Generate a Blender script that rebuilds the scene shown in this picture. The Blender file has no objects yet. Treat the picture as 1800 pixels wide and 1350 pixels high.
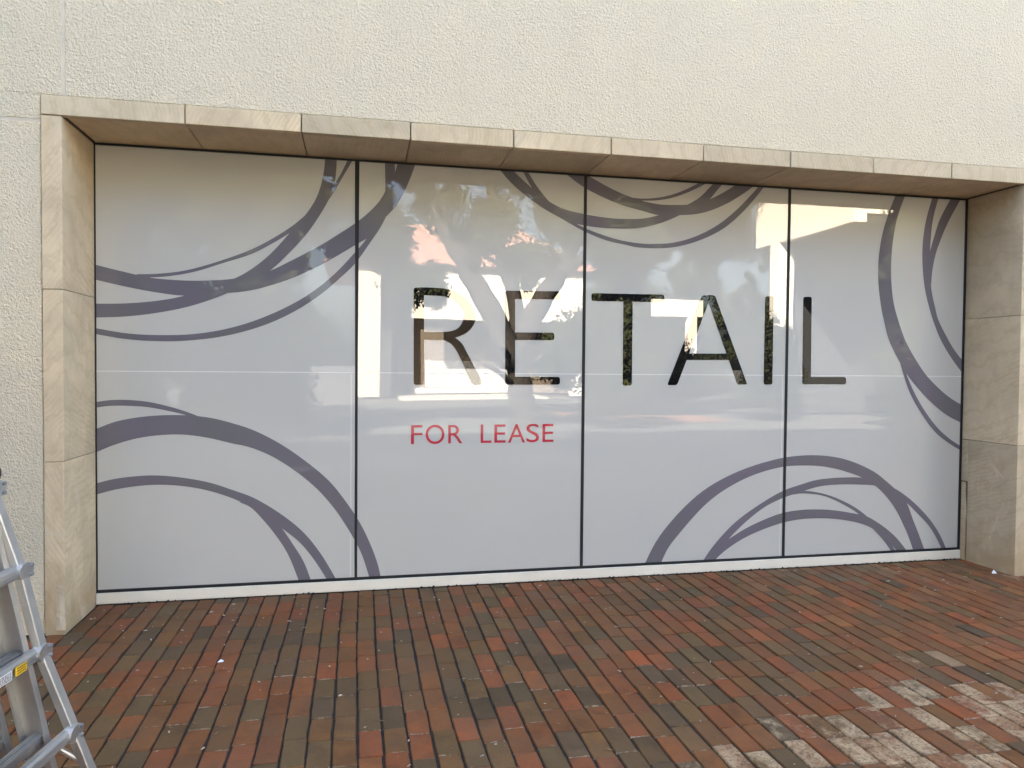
import bpy, bmesh, math, random
import numpy as np
from mathutils import Vector, Matrix

# ------------------------------------------------------------------ camera, sky, sun, exposure
scene = bpy.context.scene
cam_d = bpy.data.cameras.new("camera")
cam = bpy.data.objects.new("camera", cam_d)
scene.collection.objects.link(cam)
cam_d.sensor_fit = 'HORIZONTAL'
cam_d.sensor_width = 36.0
cam_d.lens = 25.78
cam_d.clip_start = 0.05
cam_d.clip_end = 2000
_r = (0.97860864, -0.20554654, 0.0087034)
_u = (-0.00321005, 0.02704393, 0.99962909)
_f = (0.20570568, 0.9782736, -0.0258056)
cam.matrix_world = Matrix(((_r[0], _u[0], -_f[0], 1.59334), (_r[1], _u[1], -_f[1], -4.98148),
                           (_r[2], _u[2], -_f[2], 1.52), (0, 0, 0, 1)))
scene.camera = cam

SUN = Vector((-0.50, 0.70, 0.58)).normalized()      # towards the sun: behind the shop, to its left
world = bpy.data.worlds.new("World")
scene.world = world
world.use_nodes = True
wn = world.node_tree
sky = wn.nodes.new('ShaderNodeTexSky')
sky.sky_type = 'NISHITA'
sky.sun_disc = False
sky.sun_elevation = math.asin(SUN.z)
sky.sun_rotation = math.atan2(SUN.x, SUN.y)
sky.air_density = 1.0
sky.dust_density = 6.0
sky.ozone_density = 0.0
wn.links.new(sky.outputs[0], wn.nodes['Background'].inputs[0])
wn.nodes['Background'].inputs[1].default_value = 0.05
sun_d = bpy.data.lights.new("sun", 'SUN')
sun_d.energy = 5.0
sun_d.angle = math.radians(0.53)
sun_d.color = (1.0, 0.90, 0.76)
sun = bpy.data.objects.new("sun", sun_d)
sun.rotation_euler = SUN.to_track_quat('Z', 'Y').to_euler()
sun.location = (-10, 14, 20)
scene.collection.objects.link(sun)

vs = scene.view_settings
vs.view_transform = 'Standard'
vs.look = 'None'
vs.gamma = 1.0
vs.use_curve_mapping = False
vs.exposure = 4.95
scene.render.engine = 'CYCLES'
scene.cycles.max_bounces = 8
scene.cycles.diffuse_bounces = 4

rng = random.Random(7)
nrng = np.random.default_rng(7)
C = scene.collection

# ------------------------------------------------------------------ helpers
class MB:
    """collects boxes, prisms, tubes and sheets, links them as one mesh object"""
    def __init__(s):
        s.v = []; s.f = []; s.m = []
    def add(s, vs_, fs_, mi=0):
        o = len(s.v)
        s.v += [tuple(p) for p in vs_]
        s.f += [tuple(i + o for i in f) for f in fs_]
        s.m += [mi] * len(fs_)
        return s
    def box(s, x0, x1, y0, y1, z0, z1, mi=0, mat=None):
        p = [(x0, y0, z0), (x1, y0, z0), (x1, y1, z0), (x0, y1, z0), (x0, y0, z1), (x1, y0, z1), (x1, y1, z1), (x0, y1, z1)]
        if mat is not None:
            p = [mat @ Vector(q) for q in p]
        return s.add(p, [(3, 2, 1, 0), (4, 5, 6, 7), (0, 1, 5, 4), (1, 2, 6, 5), (2, 3, 7, 6), (3, 0, 4, 7)], mi)
    def bar(s, a, b, w, d, side, mi=0):
        """box beam from a to b; w along 'side', d across"""
        a = Vector(a); b = Vector(b); t = (b - a).normalized()
        sd = Vector(side); sd = (sd - t * sd.dot(t)).normalized()
        n = t.cross(sd)
        vs_ = []
        for p in (a, b):
            for i, j in ((-1, -1), (1, -1), (1, 1), (-1, 1)):
                vs_.append(p + sd * (i * w / 2) + n * (j * d / 2))
        return s.add(vs_, [(3, 2, 1, 0), (4, 5, 6, 7), (0, 1, 5, 4), (1, 2, 6, 5), (2, 3, 7, 6), (3, 0, 4, 7)], mi)
    def tube(s, pts, rad, n=10, cap=True):
        pts = [Vector(p) for p in pts]
        rings = []
        up = Vector((0.13, 0.21, 0.97)).normalized()
        for i, p in enumerate(pts):
            t = (pts[min(i + 1, len(pts) - 1)] - pts[max(i - 1, 0)]).normalized()
            a = t.cross(up)
            if a.length < 1e-3: a = t.cross(Vector((1, 0, 0)))
            a.normalize(); b = t.cross(a)
            r = rad[i] if hasattr(rad, '__len__') else rad
            rings.append([p + (a * math.cos(2 * math.pi * k / n) + b * math.sin(2 * math.pi * k / n)) * r for k in range(n)])
        vs_ = [q for r in rings for q in r]
        fs_ = []
        for i in range(len(rings) - 1):
            for k in range(n):
                k2 = (k + 1) % n
                fs_.append((i * n + k, i * n + k2, (i + 1) * n + k2, (i + 1) * n + k))
        if cap:
            fs_.append(tuple(range(n - 1, -1, -1)))
            fs_.append(tuple((len(rings) - 1) * n + k for k in range(n)))
        return s.add(vs_, fs_)
    def mesh(s, name, mats):
        me = bpy.data.meshes.new(name)
        me.from_pydata(s.v, [], s.f)
        for m in (mats if isinstance(mats, (list, tuple)) else [mats]):
            me.materials.append(m)
        if any(s.m):
            me.polygons.foreach_set('material_index', s.m)
        me.update()
        return me
    def build(s, name, mats, parent=None, bevel=0.0, smooth=False, seg=1):
        me = s.mesh(name, mats)
        if bevel > 0:
            bm = bmesh.new(); bm.from_mesh(me)
            bmesh.ops.remove_doubles(bm, verts=bm.verts, dist=1e-6)
            bmesh.ops.recalc_face_normals(bm, faces=bm.faces)
            es = [e for e in bm.edges if len(e.link_faces) == 2 and e.calc_face_angle(0) > 0.5]
            bmesh.ops.bevel(bm, geom=es, offset=bevel, segments=seg, affect='EDGES', profile=0.6, clamp_overlap=True)
            bm.to_mesh(me); bm.free()
        if smooth:
            me.polygons.foreach_set('use_smooth', [True] * len(me.polygons))
        return link(name, me, parent)

def link(name, me, parent=None):
    o = bpy.data.objects.new(name, me)
    C.objects.link(o)
    if parent is not None:
        o.parent = parent
        o.matrix_parent_inverse = Matrix.Identity(4)
        if parent.location.length > 0:
            o.location = Vector((0, 0, 0)) - Vector(parent.location)
    return o

def thing(name, label, cat, loc=(0, 0, 0), group=None):
    o = bpy.data.objects.new(name, None)
    o.empty_display_size = 0.1
    C.objects.link(o)
    o.location = loc
    o['label'] = label; o['category'] = cat
    if group: o['group'] = group
    return o

def tag(o, label=None, cat=None, group=None, kind=None):
    if label: o['label'] = label
    if cat: o['category'] = cat
    if group: o['group'] = group
    if kind: o['kind'] = kind
    return o

# ------------------------------------------------------------------ node helpers
class NT:
    def __init__(s, name):
        s.mat = bpy.data.materials.new(name)
        s.mat.use_nodes = True
        s.t = s.mat.node_tree
        s.b = s.t.nodes['Principled BSDF']
    def n(s, kind, **kw):
        nd = s.t.nodes.new(kind)
        for k, v in kw.items():
            if k in nd.inputs.keys():
                nd.inputs[k].default_value = v
            else:
                setattr(nd, k, v)
        return nd
    def l(s, a, b):
        s.t.links.new(a, b)
    def setp(s, **kw):
        for k, v in kw.items():
            s.b.inputs[k.replace('_', ' ')].default_value = v
    def pos(s, mode='Object', scale=(1, 1, 1), rot=(0, 0, 0), rand=False):
        if mode == 'World':
            src = s.n('ShaderNodeNewGeometry').outputs['Position']
        else:
            src = s.n('ShaderNodeTexCoord').outputs[mode]
        if rand:
            oi = s.n('ShaderNodeObjectInfo')
            mul = s.n('ShaderNodeVectorMath', operation='SCALE'); mul.inputs[0].default_value = (37.0, 23.0, 51.0)
            s.l(oi.outputs['Random'], mul.inputs['Scale'])
            ad = s.n('ShaderNodeVectorMath', operation='ADD')
            s.l(src, ad.inputs[0]); s.l(mul.outputs[0], ad.inputs[1])
            src = ad.outputs[0]
        mp = s.n('ShaderNodeMapping')
        mp.inputs['Scale'].default_value = scale
        mp.inputs['Rotation'].default_value = rot
        s.l(src, mp.inputs['Vector'])
        return mp.outputs[0]
    def noise(s, vec, scale, detail=4, rough=0.55, dist=0.0):
        nd = s.n('ShaderNodeTexNoise')
        nd.inputs['Scale'].default_value = scale
        nd.inputs['Detail'].default_value = detail
        nd.inputs['Roughness'].default_value = rough
        nd.inputs['Distortion'].default_value = dist
        s.l(vec, nd.inputs['Vector'])
        return nd.outputs['Fac']
    def ramp(s, fac, stops):
        nd = s.n('ShaderNodeValToRGB')
        el = nd.color_ramp.elements
        while len(el) < len(stops): el.new(0.5)
        for e, (p, c) in zip(el, stops):
            e.position = p
            e.color = tuple(c) + (1,) if hasattr(c, '__len__') else (c, c, c, 1)
        s.l(fac, nd.inputs['Fac'])
        return nd.outputs['Color']
    def mix(s, fac, a, b, mode='MIX'):
        nd = s.n('ShaderNodeMix', data_type='RGBA', blend_type=mode)
        nd.clamp_factor = True
        for sock, v in ((nd.inputs[0], fac), (nd.inputs[6], a), (nd.inputs[7], b)):
            if hasattr(v, 'is_output'): s.l(v, sock)
            elif hasattr(v, '__len__'): sock.default_value = tuple(v) + (1,)
            elif sock.type == 'RGBA': sock.default_value = (v, v, v, 1)
            else: sock.default_value = v
        return nd.outputs[2]
    def math(s, op, a, b=0.0):
        nd = s.n('ShaderNodeMath', operation=op)
        for sock, v in ((nd.inputs[0], a), (nd.inputs[1], b)):
            if hasattr(v, 'is_output'): s.l(v, sock)
            else: sock.default_value = v
        return nd.outputs[0]
    def bump(s, h, strength=0.5, dist=0.01, prev=None):
        nd = s.n('ShaderNodeBump')
        nd.inputs['Strength'].default_value = strength
        nd.inputs['Distance'].default_value = dist
        s.l(h, nd.inputs['Height'])
        if prev is not None: s.l(prev, nd.inputs['Normal'])
        return nd.outputs['Normal']

def plain(name, col, rough=0.6, metal=0.0, var=0.06, scale=9.0):
    t = NT(name)
    v = t.noise(t.pos('World'), scale, 5)
    k = t.ramp(v, [(0.3, 1 - var * 2), (0.7, 1 + var)])
    t.l(t.mix(1.0, col, k, 'MULTIPLY'), t.b.inputs['Base Color'])
    t.setp(Roughness=rough, Metallic=metal)
    return t.mat

def m_stucco(name='stucco', base=(0.775, 0.685, 0.505)):
    t = NT(name)
    p = t.pos('World')
    big = t.noise(p, 0.9, 5, 0.6)
    mid = t.noise(p, 5.0, 4)
    c = t.mix(t.ramp(big, [(0.3, 0.0), (0.72, 1.0)]), tuple(x * 0.96 for x in base), tuple(min(x * 1.03, 0.9) for x in base))
    c = t.mix(0.25, c, t.ramp(mid, [(0.3, tuple(x * 0.94 for x in base)), (0.7, base)]))
    drip = t.noise(t.pos('World', scale=(5, 5, 0.5)), 1.6, 5, 0.6)
    c = t.mix(t.ramp(drip, [(0.55, 0.0), (0.80, 0.16)]), c, tuple(x * y for x, y in zip(base, (0.78, 0.74, 0.68))))
    # grain: worm-like trowelled finish coat
    w = t.noise(p, 74.0, 3, 0.62, 0.45)
    v = t.n('ShaderNodeTexVoronoi', feature='SMOOTH_F1'); v.inputs['Scale'].default_value = 95.0
    nz = t.n('ShaderNodeTexNoise'); nz.inputs['Scale'].default_value = 60.0
    t.l(p, nz.inputs['Vector'])
    wp = t.mix(0.03, p, nz.outputs['Color'], 'ADD')
    t.l(wp, v.inputs['Vector'])
    h = t.math('ADD', t.math('MULTIPLY', w, 1.0), t.math('MULTIPLY', v.outputs['Distance'], 0.7))
    pit = t.ramp(w, [(0.30, 0.88), (0.46, 1.0)])
    c = t.mix(1.0, c, pit, 'MULTIPLY')
    t.l(c, t.b.inputs['Base Color'])
    lum = t.noise(p, 14.0, 2)
    t.l(t.bump(h, 1.0, 0.013, t.bump(lum, 0.25, 0.01)), t.b.inputs['Normal'])
    t.setp(Roughness=0.9, Specular_IOR_Level=0.2)
    return t.mat

def m_stone(name, base=(0.60, 0.512, 0.365), vein=0.28, stain=False):
    t = NT(name)
    p = t.pos('World', rand=True)
    pv = t.pos('World', scale=(1.0, 1.0, 1.0), rot=(0.3, 0.65, 0.2), rand=True)
    vr = t.n('ShaderNodeVectorRotate', rotation_type='Y_AXIS')
    oi0 = t.n('ShaderNodeObjectInfo')
    t.l(pv, vr.inputs['Vector']); t.l(t.math('MULTIPLY', t.math('FRACT', t.math('MULTIPLY', oi0.outputs['Random'], 7.31)), 2.4), vr.inputs['Angle'])
    pv = vr.outputs[0]
    w = t.n('ShaderNodeTexWave', wave_type='BANDS', bands_direction='Z')
    w.inputs['Scale'].default_value = 3.2; w.inputs['Distortion'].default_value = 9.0
    w.inputs['Detail'].default_value = 5.0; w.inputs['Detail Scale'].default_value = 1.6; w.inputs['Detail Roughness'].default_value = 0.65
    t.l(pv, w.inputs['Vector'])
    cloud = t.noise(p, 3.2, 6, 0.6, 0.4)
    streak = t.noise(t.pos('World', scale=(14, 14, 1.6), rand=True), 1.5, 5, 0.6)
    c1 = tuple(x * 0.84 for x in base); c2 = tuple(min(0.9, x * 1.1) for x in base)
    c = t.mix(t.ramp(cloud, [(0.32, 0.0), (0.68, 1.0)]), c1, c2)
    c = t.mix(t.ramp(w.outputs['Fac'], [(0.0, vein), (0.22, vein * 0.25), (0.40, 0.0)]), c, tuple(a * b for a, b in zip(base, (0.66, 0.60, 0.50))))
    wf = t.n('ShaderNodeTexWave', wave_type='BANDS', bands_direction='Z')
    wf.inputs['Scale'].default_value = 14.0; wf.inputs['Distortion'].default_value = 5.0; wf.inputs['Detail'].default_value = 4.0
    t.l(pv, wf.inputs['Vector'])
    c = t.mix(t.math('MULTIPLY', t.ramp(wf.outputs['Fac'], [(0.0, 0.35), (0.5, 0.0)]), t.ramp(t.noise(p, 1.7, 3), [(0.42, 0.0), (0.62, 1.0)])), c, tuple(a * b for a, b in zip(base, (0.72, 0.64, 0.52))))
    c = t.mix(t.ramp(streak, [(0.52, 0.0), (0.75, 0.35)]), c, tuple(a * b for a, b in zip(base, (0.80, 0.74, 0.64))))
    oi = t.n('ShaderNodeObjectInfo')
    tint = t.ramp(oi.outputs['Random'], [(0.0, (0.84, 0.83, 0.81)), (0.5, (1.0, 0.99, 0.97)), (1.0, (1.10, 1.06, 1.0))])
    c = t.mix(1.0, c, tint, 'MULTIPLY')
    pits = t.n('ShaderNodeTexVoronoi'); pits.inputs['Scale'].default_value = 30.0; t.l(p, pits.inputs['Vector'])
    pm = t.math('MULTIPLY', t.ramp(pits.outputs['Distance'], [(0.06, 1.0), (0.13, 0.0)]), t.ramp(t.noise(p, 6.0, 2), [(0.60, 0.0), (0.68, 1.0)]))
    c = t.mix(t.math('MULTIPLY', pm, 0.75), c, (0.12, 0.09, 0.06))
    if stain:
        gz = t.n('ShaderNodeSeparateXYZ'); t.l(t.pos('World'), gz.inputs[0])
        sn = t.noise(t.pos('World', scale=(1, 1, 0.6)), 4.0, 6, 0.65, 0.8)
        zz = t.math('ADD', gz.outputs['Z'], t.math('MULTIPLY', sn, 1.2))
        c = t.mix(t.ramp(zz, [(0.60, 0.75), (1.30, 0.0)]), c, (0.40, 0.30, 0.175))
        c = t.mix(t.ramp(sn, [(0.60, 0.0), (0.64, 0.5)]), c, (0.62, 0.55, 0.43))
    t.l(c, t.b.inputs['Base Color'])
    fine = t.noise(p, 70.0, 4, 0.7)
    nb = t.bump(fine, 0.22, 0.004)
    nb = t.bump(t.math('SUBTRACT', 1.0, pm), 0.6, 0.004, nb)
    nb = t.bump(w.outputs['Fac'], 0.10, 0.004, nb)
    t.l(nb, t.b.inputs['Normal'])
    t.setp(Roughness=0.75, Specular_IOR_Level=0.3)
    return t.mat

def glossy_front(t, wob=True):
    """the glass in front of the print: one clear, slightly wavy mirror coat"""
    t.setp(Coat_Weight=1.0, Coat_Roughness=0.0, Coat_IOR=1.53, Roughness=0.75, Specular_IOR_Level=0.0)
    p = t.pos('World', scale=(1.0, 0.0, 1.0))
    a = t.noise(p, 1.1, 1, 0.4)
    nb = t.bump(a, 0.06, 0.02)
    t.l(nb, t.b.inputs['Coat Normal'])

def m_film():
    t = NT('printed_film_white')
    p = t.pos('World')
    n1 = t.noise(p, 1.3, 3)
    weave = t.n('ShaderNodeTexWave', wave_type='BANDS', bands_direction='DIAGONAL')
    weave.inputs['Scale'].default_value = 120.0; weave.inputs['Distortion'].default_value = 0.6
    t.l(t.pos('World', scale=(1, 0, 1)), weave.inputs['Vector'])
    grain = t.noise(p, 240.0, 2, 0.8)
    c = t.mix(t.ramp(n1, [(0.3, 0.0), (0.7, 1.0)]), (0.475, 0.482, 0.452), (0.50, 0.502, 0.470))
    c = t.mix(0.16, c, t.ramp(weave.outputs['Fac'], [(0.2, (0.37, 0.38, 0.38)), (0.8, (0.57, 0.58, 0.58))]))
    c = t.mix(0.14, c, t.ramp(grain, [(0.35, (0.30, 0.31, 0.31)), (0.65, (0.61, 0.62, 0.62))]))
    t.l(c, t.b.inputs['Base Color'])
    glossy_front(t)
    return t.mat

def m_print(name, col, col2=None):
    t = NT(name)
    p = t.pos('World')
    n1 = t.noise(t.pos('World', scale=(1.0, 1.0, 0.15)), 2.4, 3)
    c = t.mix(t.ramp(n1, [(0.35, 0.0), (0.65, 1.0)]), col, col2 or tuple(x * 1.06 for x in col))
    t.l(c, t.b.inputs['Base Color'])
    glossy_front(t)
    return t.mat

def m_brick(name, attr=False, bleached=False):
    t = NT(name)
    if attr:
        a = t.n('ShaderNodeAttribute', attribute_name='brick_tint'); col = a.outputs['Color']
        p = t.pos('World')
        pl = p
    else:
        oi = t.n('ShaderNodeObjectInfo'); col = oi.outputs['Color']
        p = t.pos('World')
    n1 = t.noise(p, 11.0, 6, 0.65, 0.3)
    n2 = t.noise(p, 90.0, 4, 0.7)
    n3 = t.noise(p, 3.0, 4, 0.6)
    k = t.ramp(n1, [(0.28, 0.62), (0.5, 1.0), (0.75, 1.28)])
    c = t.mix(1.0, col, k, 'MULTIPLY')
    c = t.mix(1.0, c, (0.76, 0.62, 0.45), 'MULTIPLY')
    c = t.mix(t.ramp(n2, [(0.56, 0.0), (0.74, 0.45)]), c, (0.035, 0.028, 0.022))
    c = t.mix(t.ramp(n2, [(0.24, 0.22), (0.38, 0.0)]), c, (0.30, 0.24, 0.19))
    grime = t.ramp(n3, [(0.40, 0.0), (0.72, 0.55)])
    c = t.mix(grime, c, (0.115, 0.072, 0.040))
    if bleached:
        sh = bleached if bleached is not True else 0.0
        m = t.noise(p, 9.0, 8, 0.70, 0.4)
        pale = t.mix(t.noise(p, 30.0, 4), (0.44, 0.33, 0.205), (0.30, 0.205, 0.12))
        c = t.mix(t.ramp(m, [(0.38 + sh, 0.05), (0.56 + sh, 0.90)]), c, pale)
        c = t.mix(t.ramp(t.noise(p, 60.0, 8, 0.80), [(0.50, 0.0), (0.60, 0.8)]), c, (0.05, 0.042, 0.03))
    if not attr:
        # pale dust packed into the short end joints
        sy = t.n('ShaderNodeSeparateXYZ'); t.l(t.pos('Object'), sy.inputs[0])
        e = t.math('ADD', t.math('ABSOLUTE', sy.outputs['Y']), t.math('MULTIPLY', t.math('SUBTRACT', t.noise(p, 38.0, 5, 0.7), 0.5), 0.016))
        c = t.mix(t.math('MULTIPLY', t.ramp(t.math('MULTIPLY', e, 10.0), [(0.955, 0.0), (0.985, 0.75)]), t.ramp(t.noise(p, 5.0, 2), [(0.45, 0.0), (0.58, 1.0)])), c, (0.40, 0.32, 0.24))
    # pale scuffs
    sc = t.n('ShaderNodeTexVoronoi'); sc.inputs['Scale'].default_value = 42.0
    t.l(p, sc.inputs['Vector'])
    sm = t.math('MULTIPLY', t.ramp(sc.outputs['Distance'], [(0.05, 1.0), (0.10, 0.0)]), t.ramp(t.noise(p, 9.0, 2), [(0.58, 0.0), (0.66, 0.7)]))
    c = t.mix(sm, c, (0.42, 0.36, 0.30))
    t.l(c, t.b.inputs['Base Color'])
    nb = t.bump(n1, 0.5, 0.008)
    nb = t.bump(n2, 0.35, 0.002, nb)
    t.l(nb, t.b.inputs['Normal'])
    t.l(t.ramp(n1, [(0.3, 0.55), (0.7, 0.8)]), t.b.inputs['Roughness'])
    t.setp(Specular_IOR_Level=0.22)
    return t.mat

def m_alu():
    t = NT('brushed_aluminium')
    p = t.pos('World', scale=(40, 40, 2.5))
    n1 = t.noise(p, 2.0, 4, 0.6)
    n2 = t.noise(t.pos('World'), 5.0, 4)
    c = t.mix(t.ramp(n2, [(0.3, 0.0), (0.7, 1.0)]), (0.40, 0.41, 0.41), (0.56, 0.565, 0.56))
    t.l(c, t.b.inputs['Base Color'])
    t.l(t.ramp(n1, [(0.3, 0.34), (0.7, 0.52)]), t.b.inputs['Roughness'])
    t.l(t.bump(n1, 0.08, 0.001), t.b.inputs['Normal'])
    t.setp(Metallic=0.85)
    return t.mat

def m_leaf(name, col):
    t = NT(name)
    oi = t.n('ShaderNodeNewGeometry')
    c = t.ramp(oi.outputs['Random Per Island'], [(0.0, tuple(x * 0.8 for x in col)), (0.6, col), (1.0, (col[0] * 1.35, col[1] * 1.3, col[2] * 1.1))])
    t.l(c, t.b.inputs['Base Color'])
    t.setp(Roughness=0.85, Specular_IOR_Level=0.1)
    return t.mat

# ------------------------------------------------------------------ measurements (metres)
W = 6.3196            # glass width
ZT = 2.8635           # soffit height
ZB = 0.0733           # underside of the glass
D = 0.502             # depth of the reveal
M1, M2, M3 = 1.584, 3.157, 4.752
ZL = 2.9736           # top of the stone lintel
JW = 0.1053           # width of the jamb faces
Z1, Z2 = 0.9607, 1.9151

STUCCO = m_stucco()
STONE = m_stone('sandstone')
STONE_LOW = m_stone('sandstone_stained', stain=True)
SOFFIT = m_stone('sandstone_soffit', base=(0.59, 0.495, 0.35), vein=0.2)
FILM = m_film()
BAND = m_print('print_violet_grey', (0.150, 0.138, 0.170), (0.140, 0.138, 0.150))
BLACK = m_print('print_black', (0.010, 0.010, 0.010))
RED = m_print('print_red', (0.42, 0.022, 0.045))
SEAL = plain('black_sealant', (0.006, 0.006, 0.007), 0.7)
WHITE = plain('white_sill_paint', (0.74, 0.70, 0.60), 0.45, var=0.03, scale=5)
PALE = plain('film_seam', (0.80, 0.81, 0.80), 0.5)
DIRT = plain('joint_dirt', (0.030, 0.025, 0.020), 0.95, var=0.3, scale=60)
MORTAR = plain('stone_joint', (0.16, 0.125, 0.09), 0.9, var=0.2, scale=40)
PAPER = plain('paper', (0.82, 0.82, 0.80), 0.7)

# ------------------------------------------------------------------ the shop: walls
shop = thing('shop_building', 'cream stucco shop front with stone framed window reading RETAIL FOR LEASE', 'building')
H = 9.5
YF = -D + 0.006      # stucco face, a little behind the stone
# panels with a recessed control joint between them
jx, jg = 0.008, 0.007
jz = 2.835
p = MB(); p.box(jx + jg, 20.0, YF, -0.10, ZL + 0.003, H); p.build('stucco_panel', STUCCO, shop, bevel=0.004)
p = MB(); p.box(-16.0, jx - jg, YF, -0.10, ZL + 0.003, H)
p.build('stucco_panel', STUCCO, shop, bevel=0.004)
p = MB(); p.box(-16.0, -JW - 0.003, YF, -0.10, jz + 0.009, ZL + 0.003 - 0.0005); p.build('stucco_panel', STUCCO, shop)
p = MB(); p.box(-16.0, -JW - 0.003, YF, -0.10, 0.0, jz - 0.009); p.build('stucco_panel', STUCCO, shop, bevel=0.004)
p = MB(); p.box(W + JW + 0.003, 20.0, YF, -0.10, 0.0, ZL); p.build('stucco_panel', STUCCO, shop)
JOINT = plain('control_joint', (0.66, 0.595, 0.48), 0.9)
p = MB(); p.box(jx - jg, jx + jg, YF + 0.003, -0.11, ZL + 0.003, H); p.build('control_joint', JOINT, shop)
p = MB(); p.box(-16.0, -JW - 0.003, YF + 0.003, -0.11, jz - 0.009, jz + 0.009); p.build('control_joint', JOINT, shop)
p = MB(); p.box(-15.9, 19.9, 0.06, 9.0, 0.0, H - 0.3); p.build('building_core', STUCCO, shop)
p = MB(); p.box(-16.05, 20.05, -D - 0.03, 0.3, H, H + 0.12); p.build('parapet_cap', STONE, shop, bevel=0.01)

p = MB(); p.box(-13.0, -6.6, -13.0, YF - 0.002, -0.1, H); p.build('added_light_blocker', STUCCO, shop)  # unseen block added to keep light from the left off the front
p = MB(); p.box(-13.1, -6.5, -13.1, -D - 0.035, H, H + 0.12); p.build('parapet_cap', STONE, shop)  # cap of the added unseen block
# stone frame
def stone_box(name, m, x0, x1, y0, y1, z0, z1, g=0.0035, bev=0.003):
    b = MB(); b.box(x0 + g, x1 - g, y0, y1, z0 + g * 0.6, z1 - g * 0.6)
    return b.build(name, m, shop, bevel=bev)
edges = [-JW] + [0.6315 + 0.6337 * i for i in range(9)] + [W + JW]
for i in range(10):
    dz = rng.uniform(-0.0015, 0.0015); dy = rng.uniform(-0.0025, 0.0015)
    stone_box('lintel_stone', STONE, edges[i], edges[i + 1], -D + dy - 0.004, -0.462, ZT + 0.001 + dz, ZL + dz * 0.5)
    x0 = max(edges[i], 0.004); x1 = min(edges[i + 1], W - 0.004)
    stone_box('soffit_stone', SOFFIT, x0, x1, -0.453, 0.05, ZT + 0.004 + dz, ZT + 0.10)
b = MB(); b.box(-JW + 0.01, W + JW - 0.01, -0.475, 0.045, ZT + 0.022, ZL - 0.012); b.build('joint_mortar', MORTAR, shop)
for (z0, z1, m) in ((-0.05, Z1, STONE_LOW), (Z1, Z2, STONE), (Z2, ZT, STONE)):
    stone_box('jamb_stone', m, -JW, 0.0, -D + rng.uniform(-0.002, 0.002), 0.05, z0, z1, g=0.002)
    stone_box('jamb_stone', m if z0 >= 0 else STONE_LOW, W, W + JW, -D + rng.uniform(-0.002, 0.002), 0.05 if z0 > 0 else -0.062, z0, z1, g=0.002)
b = MB(); b.box(-JW + 0.006, -0.006, -D + 0.008, 0.04, -0.05, ZT + 0.02); b.build('joint_mortar', MORTAR, shop)
b = MB(); b.box(W + 0.008, W + JW - 0.006, -D + 0.008, 0.04, -0.05, ZT + 0.02); b.build('joint_mortar', MORTAR, shop)
# cracked sliver of the right jamb beside the glass
def jag(yc, amp, n, z0, z1, seed):
    r = random.Random(seed)
    return [(yc + r.uniform(-amp, amp), z0 + (z1 - z0) * i / n) for i in range(n + 1)]
cr = jag(-0.050, 0.005, 9, 0.0, 0.62, 3)
b = MB()
n = len(cr)
vs_ = []
for (y, z) in cr:
    yy = y + (0.012 if z > 0.5 else 0)
    vs_ += [(W + 0.001, yy, z), (W + 0.001, -0.004, z), (W + JW, -0.004, z), (W + JW, yy, z)]
fs_ = []
for i in range(n - 1):
    for k in range(4):
        fs_.append((i * 4 + k, i * 4 + (k + 1) % 4, (i + 1) * 4 + (k + 1) % 4, (i + 1) * 4 + k))
fs_.append((0, 1, 2, 3)); fs_.append(tuple((n - 1) * 4 + k for k in (3, 2, 1, 0)))
b.add(vs_, fs_); o = b.build('stone_sliver', STONE_LOW, shop); tag(o, 'cracked loose sliver of stone beside the glass')
b = MB(); b.box(W + 0.003, W + JW, -0.060, 0.04, 0.63, Z1 - 0.003); b.build('stone_sliver', STONE_LOW, shop, bevel=0.003)
# broken and patched corner at the foot of the left jamb
b = MB()
r_ = random.Random(5)
pts = []
for i in range(11):
    z = 0.02 + 0.255 * i / 10
    pts.append((-0.047 + r_.uniform(-0.004, 0.004), z, -0.001 + r_.uniform(-0.003, 0.001)))
vs_ = []
for (xa, z, xb) in pts:
    xm = (xa + xb) / 2
    vs_ += [(xa, -D + 0.001, z), (xm, -D - 0.0065 + r_.uniform(-.002, .002), z), (xb + 0.001, -D - 0.004 + r_.uniform(-.002, .001), z), (xb + 0.0015, -D + 0.004, z)]
fs_ = [(i * 4 + k, i * 4 + k + 1, (i + 1) * 4 + k + 1, (i + 1) * 4 + k) for i in range(10) for k in range(3)]
b.add(vs_, fs_); o = b.build('stone_patch', m_stone('sandstone_broken', base=(0.58, 0.50, 0.37)), shop); tag(o, 'rough broken patch at the foot of the left jamb')

# ------------------------------------------------------------------ the window
win = link('display_window', None, shop)
def wmb(mb, name, m, label=None, **k):
    o = mb.build(name, m, win, **k)
    if label: o['label'] = label
    return o
panes = ((0.004, M1 - 0.009), (M1 + 0.009, M2 - 0.009), (M2 + 0.009, M3 - 0.009), (M3 + 0.009, W - 0.012))
tilt = ((0.0, 0.0), (0.0018, 0.0), (0.0006, 0.0006), (-0.0006, 0.0))
for i, (x0, x1) in enumerate(panes):
    b = MB(); b.box(x0, x1, 0.0, 0.012, ZB + 0.018, ZT - 0.008)
    wmb(b, 'pane', FILM)
b = MB(); b.box(-0.001, W + 0.001, 0.013, 0.05, 0.0, ZT + 0.003); wmb(b, 'window_backing', SEAL)
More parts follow.
